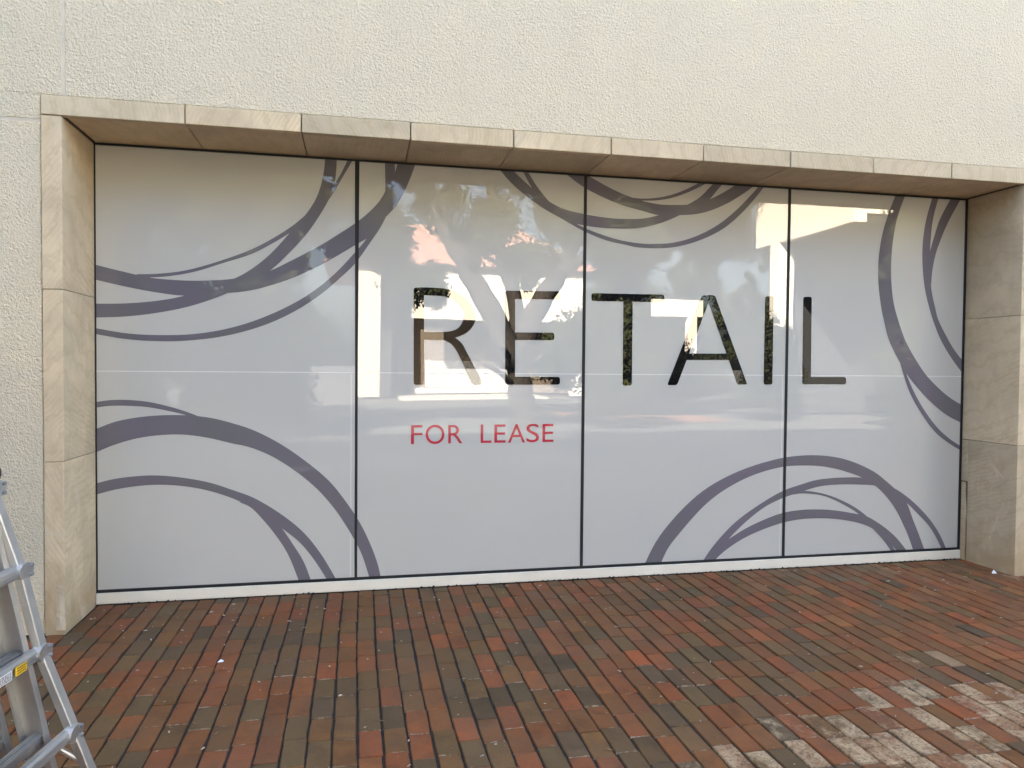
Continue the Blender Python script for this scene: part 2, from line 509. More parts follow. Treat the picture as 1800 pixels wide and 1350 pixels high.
# seals between and around the panes; the first joint is wider in its upper part
b = MB()
b.add([(M1 - 0.014, -0.004, ZT - 0.003), (M1 + 0.015, -0.004, ZT - 0.003), (M1 + 0.009, -0.004, 1.62), (M1 - 0.009, -0.004, 1.62), (M1 - 0.014, 0.012, ZT - 0.003), (M1 + 0.015, 0.012, ZT - 0.003), (M1 + 0.009, 0.012, 1.62), (M1 - 0.009, 0.012, 1.62)],
      [(3, 2, 1, 0), (0, 1, 5, 4), (1, 2, 6, 5), (3, 0, 4, 7)])
b.box(M1 - 0.008, M1 + 0.008, -0.0035, 0.012, ZB + 0.01, 1.619)
wmb(b, 'glass_joint', SEAL)
for m_ in (M2, M3):
    b = MB(); b.box(m_ - 0.011, m_ + 0.011, -0.0035, 0.012, ZB + 0.01, ZT - 0.003); wmb(b, 'glass_joint', SEAL)
b = MB(); b.box(-0.001, 0.0075, -0.004, 0.012, ZB, ZT); wmb(b, 'edge_seal', SEAL)
b = MB(); b.box(W - 0.022, W - 0.002, -0.004, 0.012, ZB, ZT); wmb(b, 'edge_seal', SEAL)
b = MB(); b.box(0.008, W - 0.0225, -0.005, 0.012, ZT - 0.010, ZT + 0.002); wmb(b, 'edge_seal', SEAL)
b = MB(); b.box(0.008, W - 0.0225, -0.005, 0.0125, ZB, ZB + 0.019); wmb(b, 'edge_seal', SEAL)
b = MB(); b.box(0.001, W - 0.002, -0.016, 0.012, 0.004, ZB - 0.001); wmb(b, 'sill', WHITE, bevel=0.003)
b = MB(); b.box(0.001, W - 0.002, -0.013, 0.012, -0.03, 0.0035); wmb(b, 'sill_bed', DIRT)
# pale seam where the film sheets overlap
for (x0, x1) in panes:
    b = MB(); b.box(x0 + 0.003, x1 - 0.01, -0.0004, 0.001, 1.4590, 1.4622); wmb(b, 'film_seam', PALE)
# thin light edges of film beside joints
for x in (M1 - 0.035, M3 - 0.030):
    b = MB(); b.box(x, x + 0.002, -0.0004, 0.001, ZB + 0.02, 1.45); wmb(b, 'film_edge', PALE)
# pale specks on the last letter follow with the lettering below

def catmull(P, n):
    P = [np.array(p, float) for p in P]
    P = [2 * P[0] - P[1]] + P + [2 * P[-1] - P[-2]]
    d = [0.0]
    out = []
    for i in range(1, len(P) - 2):
        p0, p1, p2, p3 = P[i - 1:i + 3]
        m = 8
        # centripetal parametrisation
        t0 = 0; t1 = t0 + max(np.linalg.norm(p1 - p0), 1e-6) ** 0.5; t2 = t1 + max(np.linalg.norm(p2 - p1), 1e-6) ** 0.5; t3 = t2 + max(np.linalg.norm(p3 - p2), 1e-6) ** 0.5
        for k in range(m):
            t = t1 + (t2 - t1) * k / m
            a1 = (t1 - t) / (t1 - t0) * p0 + (t - t0) / (t1 - t0) * p1
            a2 = (t2 - t) / (t2 - t1) * p1 + (t - t1) / (t2 - t1) * p2
            a3 = (t3 - t) / (t3 - t2) * p2 + (t - t2) / (t3 - t2) * p3
            b1 = (t2 - t) / (t2 - t0) * a1 + (t - t0) / (t2 - t0) * a2
            b2 = (t3 - t) / (t3 - t1) * a2 + (t - t1) / (t3 - t1) * a3
            out.append((t2 - t) / (t2 - t1) * b1 + (t - t1) / (t2 - t1) * b2)
    out.append(P[-2])
    out = np.array(out)
    L = np.concatenate([[0], np.cumsum(np.linalg.norm(np.diff(out, axis=0), axis=1))])
    s = np.linspace(0, L[-1], n)
    return np.stack([np.interp(s, L, out[:, 0]), np.interp(s, L, out[:, 1])], 1)

def clip_poly(poly, x0, x1, z0, z1):
    def cl(pl, inside, inter):
        o = []
        for i in range(len(pl)):
            a, b = pl[i - 1], pl[i]
            if inside(b):
                if not inside(a): o.append(inter(a, b))
                o.append(b)
            elif inside(a): o.append(inter(a, b))
        return o
    def ix(c): return lambda a, b: (c, a[1] + (b[1] - a[1]) * (c - a[0]) / (b[0] - a[0]))
    def iz(c): return lambda a, b: (a[0] + (b[0] - a[0]) * (c - a[1]) / (b[1] - a[1]), c)
    for f, g in ((lambda p: p[0] >= x0, ix(x0)), (lambda p: p[0] <= x1, ix(x1)), (lambda p: p[1] >= z0, iz(z0)), (lambda p: p[1] <= z1, iz(z1))):
        if not poly: return []
        poly = cl(poly, f, g)
    return poly

def strip_mesh(A, B, y, n=56, clip=None):
    a = catmull(A, n); c = catmull(B, n)
    mb = MB()
    for i in range(n - 1):
        q = [tuple(a[i]), tuple(a[i + 1]), tuple(c[i + 1]), tuple(c[i])]
        ar = sum(q[k - 1][0] * q[k][1] - q[k][0] * q[k - 1][1] for k in range(4))
        if ar < 0: q = q[::-1]
        if clip: q = clip_poly(q, *clip)
        if len(q) >= 3:
            mb.add([(x, y, z) for x, z in q], [tuple(range(len(q)))])
    return mb

BANDS = [
 ([(0.238,2.067),(0.359,2.074),(0.526,2.101),(0.724,2.166),(0.914,2.246),(1.036,2.315),(1.166,2.406),(1.267,2.497),(1.356,2.597),(1.428,2.685),(1.477,2.762),(1.531,2.877)],
  [(0.249,2.045),(0.415,2.059),(0.582,2.095),(0.753,2.157),(0.914,2.216),(1.042,2.288),(1.16,2.367),(1.297,2.477),(1.392,2.578),(1.45,2.671),(1.501,2.763),(1.565,2.876)]),
 ([(-0.006,1.877),(0.167,1.883),(0.359,1.905),(0.517,1.941),(0.816,2.059),(0.914,2.118),(1.03,2.217),(1.16,2.369),(1.267,2.503),(1.326,2.605),(1.359,2.711),(1.374,2.799),(1.38,2.879)],
  [(-0.006,1.791),(0.166,1.801),(0.358,1.829),(0.526,1.868),(0.667,1.917),(0.775,1.965),(1.033,2.116),(1.148,2.228),(1.267,2.368),(1.338,2.476),(1.398,2.584),(1.437,2.685),(1.449,2.772),(1.455,2.884)]),
 ([(-0.01,2.121),(0.141,2.085),(0.326,2.047),(0.442,2.039),(0.554,2.037),(0.696,2.044),(0.816,2.059),(1.033,2.116),(1.148,2.176),(1.327,2.278),(1.447,2.358),(1.569,2.445),(1.661,2.523),(1.735,2.609),(1.769,2.67),(1.809,2.751),(1.837,2.815),(1.852,2.879)],
  [(-0.01,2.028),(0.194,1.984),(0.359,1.956),(0.517,1.941),(0.775,1.965),(0.914,1.985),(1.06,2.029),(1.208,2.089),(1.387,2.185),(1.569,2.301),(1.668,2.367),(1.754,2.478),(1.835,2.57),(1.891,2.668),(1.94,2.784),(1.972,2.881)]),
 ([(-0.007,1.728),(0.193,1.696),(0.413,1.69),(0.582,1.701),(0.752,1.732),(0.914,1.782),(1.06,1.845),(1.208,1.925),(1.357,2.032),(1.478,2.148),(1.57,2.254),(1.637,2.335),(1.686,2.425),(1.735,2.54),(1.766,2.654),(1.767,2.761),(1.764,2.873)],
  [(-0.007,1.691),(0.193,1.659),(0.413,1.651),(0.581,1.662),(0.752,1.689),(0.914,1.733),(1.06,1.79),(1.208,1.87),(1.357,1.976),(1.478,2.085),(1.57,2.179),(1.674,2.33),(1.729,2.414),(1.763,2.478),(1.816,2.607),(1.834,2.734),(1.831,2.806),(1.828,2.878)]),
 ([(2.621,2.871),(2.77,2.747),(2.927,2.644),(3.024,2.61),(3.142,2.589),(3.303,2.571),(3.445,2.568),(3.589,2.578),(3.708,2.608),(3.93,2.695),(4.026,2.754),(4.1,2.827),(4.155,2.885)],
  [(2.535,2.866),(2.629,2.768),(2.75,2.677),(2.866,2.605),(2.997,2.545),(3.097,2.516),(3.234,2.5),(3.375,2.497),(3.518,2.504),(3.589,2.514),(3.734,2.555),(3.88,2.62),(4.101,2.741),(4.16,2.81),(4.227,2.883)]),
 ([(2.731,2.872),(2.803,2.765),(2.865,2.693),(2.955,2.603),(3.097,2.516),(3.234,2.464),(3.412,2.418),(3.591,2.399),(3.678,2.401),(3.824,2.416),(3.993,2.467),(4.164,2.555),(4.307,2.666),(4.419,2.776),(4.518,2.883)],
  [(2.698,2.869),(2.77,2.747),(2.838,2.656),(2.914,2.587),(2.997,2.542),(3.136,2.473),(3.305,2.413),(3.483,2.381),(3.519,2.373),(3.679,2.369),(3.839,2.385),(4.031,2.442),(4.218,2.536),(4.368,2.662),(4.481,2.786),(4.56,2.885)]),
 ([(3.146,2.871),(3.336,2.783),(3.443,2.742),(3.515,2.721),(3.58,2.704),(3.718,2.686),(3.835,2.688),(3.93,2.695),(4.101,2.743),(4.213,2.799),(4.348,2.883)],
  [(3.007,2.863),(3.14,2.778),(3.302,2.707),(3.444,2.662),(3.588,2.632),(3.708,2.608),(3.887,2.618),(3.991,2.629),(4.102,2.658),(4.252,2.725),(4.365,2.794),(4.494,2.885)]),
 ([(3.5,2.722),(3.587,2.72),(3.695,2.732),(3.804,2.759),(3.914,2.803),(4.032,2.864)],
  [(3.536,2.703),(3.674,2.711),(3.775,2.728),(3.878,2.761),(3.988,2.81),(4.099,2.868)]),
 ([(5.674,2.892),(5.593,2.695),(5.543,2.518),(5.522,2.342),(5.526,2.167),(5.561,1.966),(5.578,1.905),(5.627,1.747),(5.734,1.563),(5.797,1.474),(5.935,1.332),(6.063,1.224),(6.181,1.147),(6.337,1.078)],
  [(5.76,2.897),(5.684,2.7),(5.648,2.523),(5.635,2.346),(5.642,2.171),(5.666,2.022),(5.704,1.908),(5.78,1.732),(5.887,1.573),(5.984,1.458),(6.123,1.341),(6.219,1.278),(6.333,1.221)]),
 ([(5.754,1.581),(5.795,1.474),(5.863,1.341),(5.96,1.197),(6.089,1.052),(6.207,0.961),(6.326,0.893)],
  [(5.728,1.581),(5.767,1.474),(5.832,1.323),(5.94,1.162),(6.069,1.017),(6.187,0.934),(6.327,0.859)]),
 ([(6.002,2.893),(5.94,2.686),(5.914,2.508),(5.916,2.33),(5.945,2.136),(6.001,1.959),(6.018,1.915),(6.09,1.764),(6.189,1.621),(6.331,1.459)],
  [(6.057,2.896),(6.002,2.689),(5.986,2.537),(5.981,2.404),(5.988,2.262),(6.007,2.12),(6.042,1.996),(6.067,1.916),(6.153,1.774),(6.23,1.667),(6.334,1.559)]),
 ([(6.179,2.894),(6.064,2.692),(6.016,2.556),(5.98,2.439),(5.95,2.314),(5.938,2.18)],
  [(6.274,2.899),(6.138,2.669),(6.079,2.541),(6.035,2.424),(6.008,2.298),(5.998,2.182)]),
 ([(-0.006,1.267),(0.083,1.28),(0.191,1.281),(0.301,1.269),(0.412,1.243),(0.524,1.207),(0.609,1.171),(0.694,1.127)],
  [(-0.007,1.232),(0.082,1.244),(0.191,1.244),(0.301,1.235),(0.412,1.213),(0.524,1.183),(0.592,1.146),(0.665,1.103)]),
 ([(-0.007,1.096),(0.109,1.144),(0.246,1.172),(0.384,1.184),(0.524,1.183),(0.666,1.167),(0.809,1.129),(0.929,1.086),(1.086,1.002),(1.245,0.888),(1.406,0.746),(1.513,0.609),(1.612,0.453),(1.688,0.288),(1.73,0.166),(1.756,0.045)],
  [(-0.008,0.951),(0.108,1.001),(0.245,1.041),(0.384,1.059),(0.524,1.059),(0.665,1.036),(0.809,0.998),(0.89,0.98),(1.023,0.925),(1.165,0.835),(1.326,0.698),(1.448,0.552),(1.546,0.396),(1.621,0.248),(1.684,0.049)]),
 ([(-0.009,0.759),(0.107,0.787),(0.244,0.802),(0.355,0.803),(0.495,0.787),(0.665,0.75),(0.809,0.697),(0.929,0.647),(1.102,0.534),(1.246,0.407),(1.351,0.269),(1.408,0.173),(1.478,0.043)],
  [(-0.01,0.688),(0.107,0.719),(0.244,0.739),(0.355,0.744),(0.495,0.733),(0.636,0.705),(0.78,0.655),(0.905,0.592),(1.007,0.524),(1.11,0.438),(1.214,0.35),(1.31,0.228),(1.42,0.046)]),
 ([(0.867,0.652),(1.007,0.557),(1.11,0.438),(1.182,0.326),(1.246,0.215),(1.306,0.052)],
  [(0.851,0.616),(0.913,0.584),(0.991,0.5),(1.086,0.372),(1.15,0.261),(1.228,0.056)]),
 ([(3.624,0.055),(3.724,0.245),(3.87,0.42),(4.054,0.582),(4.242,0.69),(4.472,0.777),(4.73,0.837),(4.881,0.852),(5.01,0.853),(5.141,0.842),(5.273,0.816),(5.406,0.77),(5.542,0.705),(5.634,0.639),(5.736,0.557),(5.825,0.459),(5.879,0.337),(5.937,0.214),(6.006,0.058)],
  [(3.749,0.049),(3.814,0.185),(3.909,0.3),(4.094,0.49),(4.244,0.598),(4.474,0.706),(4.732,0.769),(4.926,0.776),(5.055,0.768),(5.187,0.745),(5.293,0.716),(5.418,0.672),(5.535,0.606),(5.618,0.537),(5.712,0.43),(5.788,0.308),(5.846,0.194),(5.9,0.063)]),
 ([(4.063,0.04),(4.175,0.191),(4.325,0.341),(4.478,0.449),(4.735,0.585),(4.886,0.63),(5.014,0.662),(5.144,0.674),(5.276,0.677),(5.418,0.672),(5.543,0.645),(5.708,0.582),(5.819,0.515),(5.932,0.427),(6.046,0.315),(6.133,0.199),(6.213,0.049)],
  [(4.116,0.038),(4.3,0.239),(4.441,0.365),(4.595,0.471),(4.736,0.531),(4.849,0.564),(4.921,0.583),(5.059,0.614),(5.233,0.623),(5.41,0.617),(5.535,0.606),(5.672,0.551),(5.825,0.459),(5.914,0.384),(6.029,0.275),(6.106,0.167),(6.17,0.051)]),
 ([(4.056,0.034),(4.175,0.169),(4.3,0.239),(4.442,0.315),(4.597,0.377),(4.739,0.419),(4.89,0.437),(5.019,0.438),(5.15,0.429),(5.282,0.409),(5.47,0.367),(5.551,0.325),(5.643,0.266),(5.736,0.19),(5.854,0.061)],
  [(4.132,0.03),(4.252,0.138),(4.405,0.231),(4.56,0.293),(4.74,0.344),(4.892,0.366),(5.021,0.369),(5.151,0.362),(5.284,0.344),(5.408,0.316),(5.498,0.283),(5.608,0.215),(5.71,0.119),(5.762,0.065)]),
 ([(4.81,0.578),(4.921,0.583),(5.016,0.571),(5.121,0.546),(5.236,0.504),(5.37,0.437),(5.47,0.367),(5.571,0.276),(5.663,0.177),(5.71,0.115),(5.748,0.062)],
  [(4.811,0.555),(4.888,0.563),(4.974,0.558),(5.06,0.546),(5.148,0.518),(5.281,0.456),(5.389,0.393),(5.452,0.336),(5.526,0.266),(5.609,0.187),(5.712,0.063)]),
]
RETAIL = [
  ('R',[('poly',[(1.959,2.037),(2.028,2.034),(2.032,1.382),(1.962,1.381)]),('strip',[(1.992,2.038),(2.123,2.038),(2.213,2.027),(2.292,1.989),(2.351,1.93),(2.381,1.849),(2.368,1.794),(2.329,1.745),(2.245,1.704),(2.164,1.687),(2.026,1.687)],[(1.992,1.984),(2.11,1.986),(2.188,1.977),(2.246,1.946),(2.286,1.905),(2.302,1.861),(2.293,1.815),(2.261,1.769),(2.215,1.748),(2.144,1.74),(2.025,1.739)]),('strip',[(2.147,1.729),(2.215,1.717),(2.284,1.669),(2.32,1.608),(2.374,1.508),(2.43,1.394),(2.422,1.383)],[(2.138,1.69),(2.164,1.686),(2.216,1.659),(2.255,1.608),(2.301,1.517),(2.359,1.397),(2.375,1.383)])]) ,
  ('E',[('poly',[(2.587,2.034),(2.657,2.034),(2.662,1.385),(2.592,1.385)]),('poly',[(2.602,2.034),(2.978,2.04),(2.979,1.983),(2.602,1.977)]),('poly',[(2.604,1.746),(2.94,1.75),(2.941,1.698),(2.605,1.694)]),('poly',[(2.607,1.439),(2.985,1.44),(2.985,1.386),(2.607,1.385)])]) ,
  ('T',[('poly',[(3.209,2.034),(3.76,2.039),(3.761,1.984),(3.21,1.979)]),('poly',[(3.449,2.024),(3.519,2.025),(3.52,1.38),(3.451,1.38)])]) ,
  ('A',[('poly',[(4.057,2.043),(4.129,2.045),(3.869,1.384),(3.792,1.384)]),('poly',[(4.087,2.044),(4.157,2.046),(4.43,1.391),(4.349,1.39)]),('poly',[(3.912,1.615),(4.292,1.619),(4.293,1.572),(3.913,1.568)])]) ,
  ('I',[('poly',[(4.564,2.049),(4.634,2.051),(4.636,1.391),(4.564,1.391)])]) ,
  ('L',[('poly',[(4.881,2.054),(4.952,2.056),(4.958,1.394),(4.887,1.394)]),('poly',[(4.9,1.449),(5.26,1.45),(5.261,1.395),(4.901,1.395)])]) ,
]
LEASE = [
   ('F',1.946,2.023,0.98,1.108) ,
   ('O',2.044,2.173,0.978,1.11) ,
   ('R',2.199,2.297,0.981,1.107) ,
   ('L',2.423,2.499,0.981,1.109) ,
   ('E',2.519,2.599,0.981,1.108) ,
   ('A',2.615,2.738,0.98,1.11) ,
   ('S',2.746,2.838,0.981,1.111) ,
   ('E',2.862,2.943,0.982,1.109) ,
]

for i, (A, B) in enumerate(BANDS):
    mb = strip_mesh(A, B, -0.0008 - 0.00022 * (i % 5), 60, (0.0078, W - 0.0225, ZB + 0.0195, ZT - 0.0105))
    wmb(mb, 'swirl_band', BAND)

def round_poly(P, r, n=5):
    out = []
    P = [Vector((p[0], p[1])) for p in P]
    for i in range(len(P)):
        a, b, c = P[i - 1], P[i], P[(i + 1) % len(P)]
        u = (a - b).normalized(); v = (c - b).normalized()
        rr = min(r, (a - b).length * 0.45, (c - b).length * 0.45)
        p0 = b + u * rr; p1 = b + v * rr
        for k in range(n + 1):
            t = k / n
            q = p0 * (1 - t) ** 2 + b * (2 * t * (1 - t)) + p1 * t * t
            out.append((q.x, q.y))
    ar = sum(out[k - 1][0] * out[k][1] - out[k][0] * out[k - 1][1] for k in range(len(out)))
    return out if ar > 0 else out[::-1]

for c, parts in RETAIL:
    mb = MB(); y = -0.0024
    for s in parts:
        if s[0] == 'poly':
            q = round_poly(s[1], 0.019)
            mb.add([(x, y, z) for x, z in q], [tuple(range(len(q)))])
        else:
            st = strip_mesh(s[1], s[2], y, 40)
            mb.add(st.v, st.f)
        y -= 0.0002
    wmb(mb, 'letter', BLACK, 'large black letter %s' % c)
for c, x0, x1, z0, z1 in LEASE:
    cu = bpy.data.curves.new('glyph', 'FONT'); cu.body = c; cu.resolution_u = 6
    ob = bpy.data.objects.new('glyph', cu); C.objects.link(ob)
    bpy.context.view_layer.update()
    me = bpy.data.meshes.new_from_object(ob.evaluated_get(bpy.context.evaluated_depsgraph_get()))
    bpy.data.objects.remove(ob); bpy.data.curves.remove(cu)
    co = np.array([v.co[:] for v in me.vertices])
    lo, hi = co.min(0), co.max(0)
    for v, q in zip(me.vertices, co):
        fx = (q[0] - lo[0]) / (hi[0] - lo[0]); fz = (q[1] - lo[1]) / (hi[1] - lo[1])
        v.co = (x0 + fx * (x1 - x0), -0.0012, z0 + fz * (z1 - z0))
    me.materials.clear(); me.materials.append(RED)
    o = link('letter', me, win); o['label'] = 'small red letter %s' % c
# pale specks at the foot of the letter L
b = MB()
for (dz, h) in ((0.0, .006), (.016, .006), (.034, .010), (.050, .030), (.092, .006)):
    b.box(4.873, 4.877, -0.0030, -0.0028, 1.425 + dz, 1.425 + dz + h)
wmb(b, 'pale_speck', PALE)

# dirt caught along the foot of the sill
b = MB()
r_ = random.Random(11)
for i in range(1100):
    x = r_.uniform(0.01, W - 0.01); s = r_.uniform(0.004, 0.016)
    if r_.random() > 0.25 + 0.7 * (x / W) ** 2: continue
    y = -0.017 - abs(r_.gauss(0, 0.006)); z = r_.uniform(-0.002, 0.006)
    a = r_.uniform(0, 6.28)
    pts = [(x + s * r_.uniform(.6, 1) * math.cos(a + k * 2.09), y + s * 0.5 * math.sin(a + k * 2.09), z) for k in range(3)] + [(x, y, z + s * r_.uniform(.3, .8))]
    b.add(pts, [(0, 1, 2), (0, 1, 3), (1, 2, 3), (2, 0, 3)])
tag(b.build('joint_debris', DIRT), 'dark crumbs of dirt and leaf caught along the foot of the white sill', 'debris', kind='stuff')

# ------------------------------------------------------------------ brick pavement
BR = m_brick('brick_clay'); BRB = m_brick('brick_clay_bleached', bleached=True); BRC = m_brick('brick_clay_faded', bleached=0.13)
BRA = m_brick('brick_clay_mass', attr=True)
pave = link('pavement', None); tag(pave, kind='structure')
BED = plain('joint_sand', (0.020, 0.017, 0.014), 0.95, var=0.3, scale=50)
b = MB(); b.box(-9.0, 14.0, -5.75, -0.016, -0.12, -0.0085); b.build('sand_bed', BED, pave)

PAL = [((0.235, 0.092, 0.042), 30), ((0.290, 0.098, 0.048), 16), ((0.205, 0.096, 0.044), 24), ((0.185, 0.105, 0.050), 20), ((0.155, 0.110, 0.058), 12),
       ((0.130, 0.106, 0.062), 7), ((0.090, 0.082, 0.060), 6), ((0.36, 0.115, 0.045), 3), ((0.270, 0.085, 0.042), 5), ((0.055, 0.056, 0.050), 2)]
def brick_col(r, x, y):
    k = r.random()
    w = [p[1] for p in PAL]
    # fresher orange-red clay runs towards the right hand jamb
    if x > 4.2 and k < 0.45 * min(1, (x - 4.2) / 1.6): c = r.choice([(0.32, 0.125, 0.055), (0.27, 0.112, 0.052), (0.31, 0.145, 0.065)])
    elif 0.1 < x < 3.4 and y < -0.6 and k < 0.16: c = r.choice([(0.095, 0.085, 0.056), (0.115, 0.098, 0.062), (0.075, 0.072, 0.056)])
    else: c = r.choices([p[0] for p in PAL], w)[0]
    j = r.uniform(0.86, 1.14)
    c = tuple(a * 0.70 + q * 0.30 for a, q in zip(c, (0.165, 0.100, 0.052)))
    return tuple(max(0.01, ch * j * r.uniform(0.95, 1.05)) for ch in c)

def brick_mesh(name, seed, m):
    """a worn paver: uneven top outline, rubbed arris, sides into the sand"""
    r = random.Random(seed)
    hx, hy = 0.0463, 0.0987
    out = []
    for (x, y) in ((-1, -1), (-.1, -1.0), (1, -1), (1, -.38), (1, .3), (1, 1), (.1, 1.0), (-1, 1), (-1, .35), (-1, -.3)):
        corner = abs(x) == 1 and abs(y) == 1
        jx = -abs(r.gauss(0, 0.0013)) - (0.0022 * r.random() if corner else 0)
        jy = -abs(r.gauss(0, 0.0007)) - (0.0018 * r.random() if corner else 0)
        out.append((x * (hx + (jx if abs(x) == 1 else r.uniform(-.004, .004))), y * (hy + (jy if abs(y) == 1 else r.uniform(-.008, .008)))))
    n = len(out)
    w = 0.0030 + r.uniform(-.0005, .0012)
    tx, ty = r.uniform(-.012, .012), r.uniform(-.006, .006)
    v = [(x - math.copysign(w, x) * (abs(x) > .02), y - math.copysign(w * .8, y) * (abs(y) > .08), x * tx + y * ty + r.uniform(-.0005, .0005)) for x, y in out]
    v += [(x, y, -0.0038 + x * tx + y * ty + r.uniform(-.0008, .0008)) for x, y in out]
    v += [(x, y, -0.05) for x, y in out]
    f = [tuple(range(n))]
    for a in (0, n):
        f += [(a + k, a + n + k, a + n + (k + 1) % n, a + (k + 1) % n) for k in range(n)]
    me = bpy.data.meshes.new(name); me.from_pydata(v, [], f); me.update()
    me.materials.append(m)
    return me
meshes = [brick_mesh('brick', s, BR) for s in range(14)]
meshes_b = [brick_mesh('brick_bleached', s + 50, BRB) for s in range(6)]
meshes_c = [brick_mesh('brick_faded', s + 80, BRC) for s in range(6)]

cp = np.array([1.59334, -4.98148, 1.52]); RR = np.array(_r); UU = np.array(_u); FF = np.array(_f)
def px(p):
    d = np.array(p) - cp; z = d @ FF
    if z < 0.2: return None
    return 900 + 1289.08 * (d @ RR) / z, 675 - 1289.08 * (d @ UU) / z, z

r = random.Random(21)
bricks = []
PITCH = 0.0990
i0 = -60
for i in range(i0, 100):
    xc = 0.0625 + i * PITCH
    inside = -0.11 < xc < W + 0.11
    y = -0.0215 if 0 < xc < W else (-D - 0.006)
    # first brick is a cut one
    first = True
    ph = ((i * 0.5 + 0.28 * math.sin(i * 1.7)) % 1.0)
    while y > -5.7:
        L = 0.2 + r.uniform(-0.003, 0.003)
        if first: L = max(0.06, 0.2 * (0.3 + 0.7 * ((ph + r.uniform(-.12, .12)) % 1.0))); first = False
        yc = y - L / 2
        wv = 0.004 * math.sin(yc * 2.1 + i * 0.05) + 0.002 * math.sin(yc * 5 + i)
        bricks.append([xc + wv + r.uniform(-0.0012, 0.0012), yc, L])
        y -= L
scored = []
for k, (x, y, L) in enumerate(bricks):
    c4 = [px((x + sx * 0.046, y + sy * L / 2, 0)) for sx, sy in ((-1, -1), (1, -1), (1, 1), (-1, 1))]
    s = 0
    if all(c4):
        if any(-15 < c[0] < 1815 and c[1] < 1365 for c in c4):
            s = abs(sum(c4[q - 1][0] * c4[q][1] - c4[q][0] * c4[q - 1][1] for q in range(4))) / 2
    scored.append(s)
order = sorted(range(len(bricks)), key=lambda k: -scored[k])
near = set(order[:300])
# pale, lime-bleached bricks in the right foreground
pale_set = set()
for (bu, bv) in ((1487, 1275), (1553, 1297), (1547, 1322), (1490, 1323), (1617, 1310), (1560, 1243), (1623, 1262), (1613, 1210), (1627, 1238), (1680, 1208), (1690, 1234), (1747, 1203),
                 (1747, 1240), (1753, 1270), (1755, 1302), (1735, 1333), (1307, 1337), (1443, 1343), (1527, 1330), (1790, 1250), (1665, 1166), (1700, 1345), (1360, 1348), (1640, 1345)):
    rd_ = RR * ((bu - 900) / 1289.08) + UU * ((675 - bv) / 1289.08) + FF
    g_ = cp + rd_ * (-cp[2] / rd_[2])
    pale_set.add(min(range(len(bricks)), key=lambda k: (bricks[k][0] - g_[0]) ** 2 / 0.0025 + (bricks[k][1] - g_[1]) ** 2 / 0.01))
pale_pts = [bricks[k][:2] for k in pale_set]
faded = {k for k, (x, y, L) in enumerate(bricks) if k not in pale_set and any((x - a) ** 2 + (y - c) ** 2 < 0.05 for a, c in pale_pts)}
faded = {k for k in sorted(faded) if r.random() < 0.32}
mv, mf, mc = [], [], []
for k, (x, y, L) in enumerate(bricks):
    if x < -3.2 and True or x > 10.5: continue
    col = brick_col(r, x, y)
    q = px((x, y, 0))
    pale = False
    if q:
        u, v = q[0], q[1]
        pale = k in pale_set
        dusty = v < 1075 and u > 1300 and y > -0.45
        if dusty and r.random() < 0.55:
            g = r.uniform(0.25, 0.6); col = tuple(a * (1 - g) + b_ * g for a, b_ in zip(col, (0.27, 0.215, 0.155)))
        elif y > -0.35 and r.random() < 0.7:
            g = r.uniform(0.05, 0.3); col = tuple(a * (1 - g) + b_ * g for a, b_ in zip(col, (0.24, 0.18, 0.13)))
    tw = r.gauss(0, 0.007); tx = r.gauss(0, 0.007); ty = r.gauss(0, 0.011); dz = r.gauss(0, 0.0013)
    if pale and r.random() < 0.5: dz += 0.0015
    M = Matrix.Translation((x, y, dz)) @ Matrix.Rotation(tw, 4, 'Z') @ Matrix.Rotation(tx, 4, 'X') @ Matrix.Rotation(ty, 4, 'Y') @ Matrix.Diagonal((1 + r.uniform(-.012, .015), L / 0.2, 1, 1))
    if k in near:
        o = bpy.data.objects.new('brick', r.choice(meshes_b) if pale else r.choice(meshes_c) if k in faded else r.choice(meshes))
        C.objects.link(o); o.parent = pave
        o.matrix_local = M
        o.color = col + (1,)
        if pale: o['label'] = 'bleached pale brick'
    else:
        me = r.choice(meshes)
        base = len(mv)
        mv += [(M @ v.co)[:] for v in me.vertices]
        for f in me.polygons:
            mf.append(tuple(base + a for a in f.vertices))
        if pale: col = tuple(0.35 * a + 0.65 * b_ for a, b_ in zip(col, (0.40, 0.33, 0.27)))
        mc += [col + (1,)] * len(me.vertices)
me = bpy.data.meshes.new('brick_field'); me.from_pydata(mv, [], mf)
at = me.attributes.new('brick_tint', 'FLOAT_COLOR', 'POINT')
at.data.foreach_set('color', np.array(mc, 'f').ravel())
me.materials.append(BRA)
tag(link('brick_field', me, pave), kind='stuff')

# grit, crumbs of mortar and leaf on the bricks
b = MB()
r_ = random.Random(31)
for i in range(420):
    x = r_.uniform(0, 6.6); y = -abs(r_.uniform(0.05, 2.6)) if i % 3 else -r_.uniform(0.05, 0.7)
    s = r_.choice([0.002, 0.003, 0.003, 0.004, 0.006])
    a = r_.uniform(0, 6.28); e = r_.uniform(1, 3)
    ca, sa = math.cos(a), math.sin(a)
    pts = []
    for (u, v, z) in ((-e, -.6, 0), (e * .8, -.5, .1), (e, .5, 0), (-e * .7, .7, .15), (0, 0, 0.9)):
        pts.append((x + s * (u * ca - v * sa), y + s * (u * sa + v * ca), 0.0012 + s * z))
    b.add(pts, [(0, 1, 4), (1, 2, 4), (2, 3, 4), (3, 0, 4)])
tag(b.build('grit', plain('pale_grit', (0.42, 0.37, 0.29), 0.9, var=0.4, scale=30)), 'pale crumbs of grit and leaf scattered over the bricks', 'litter', kind='stuff')
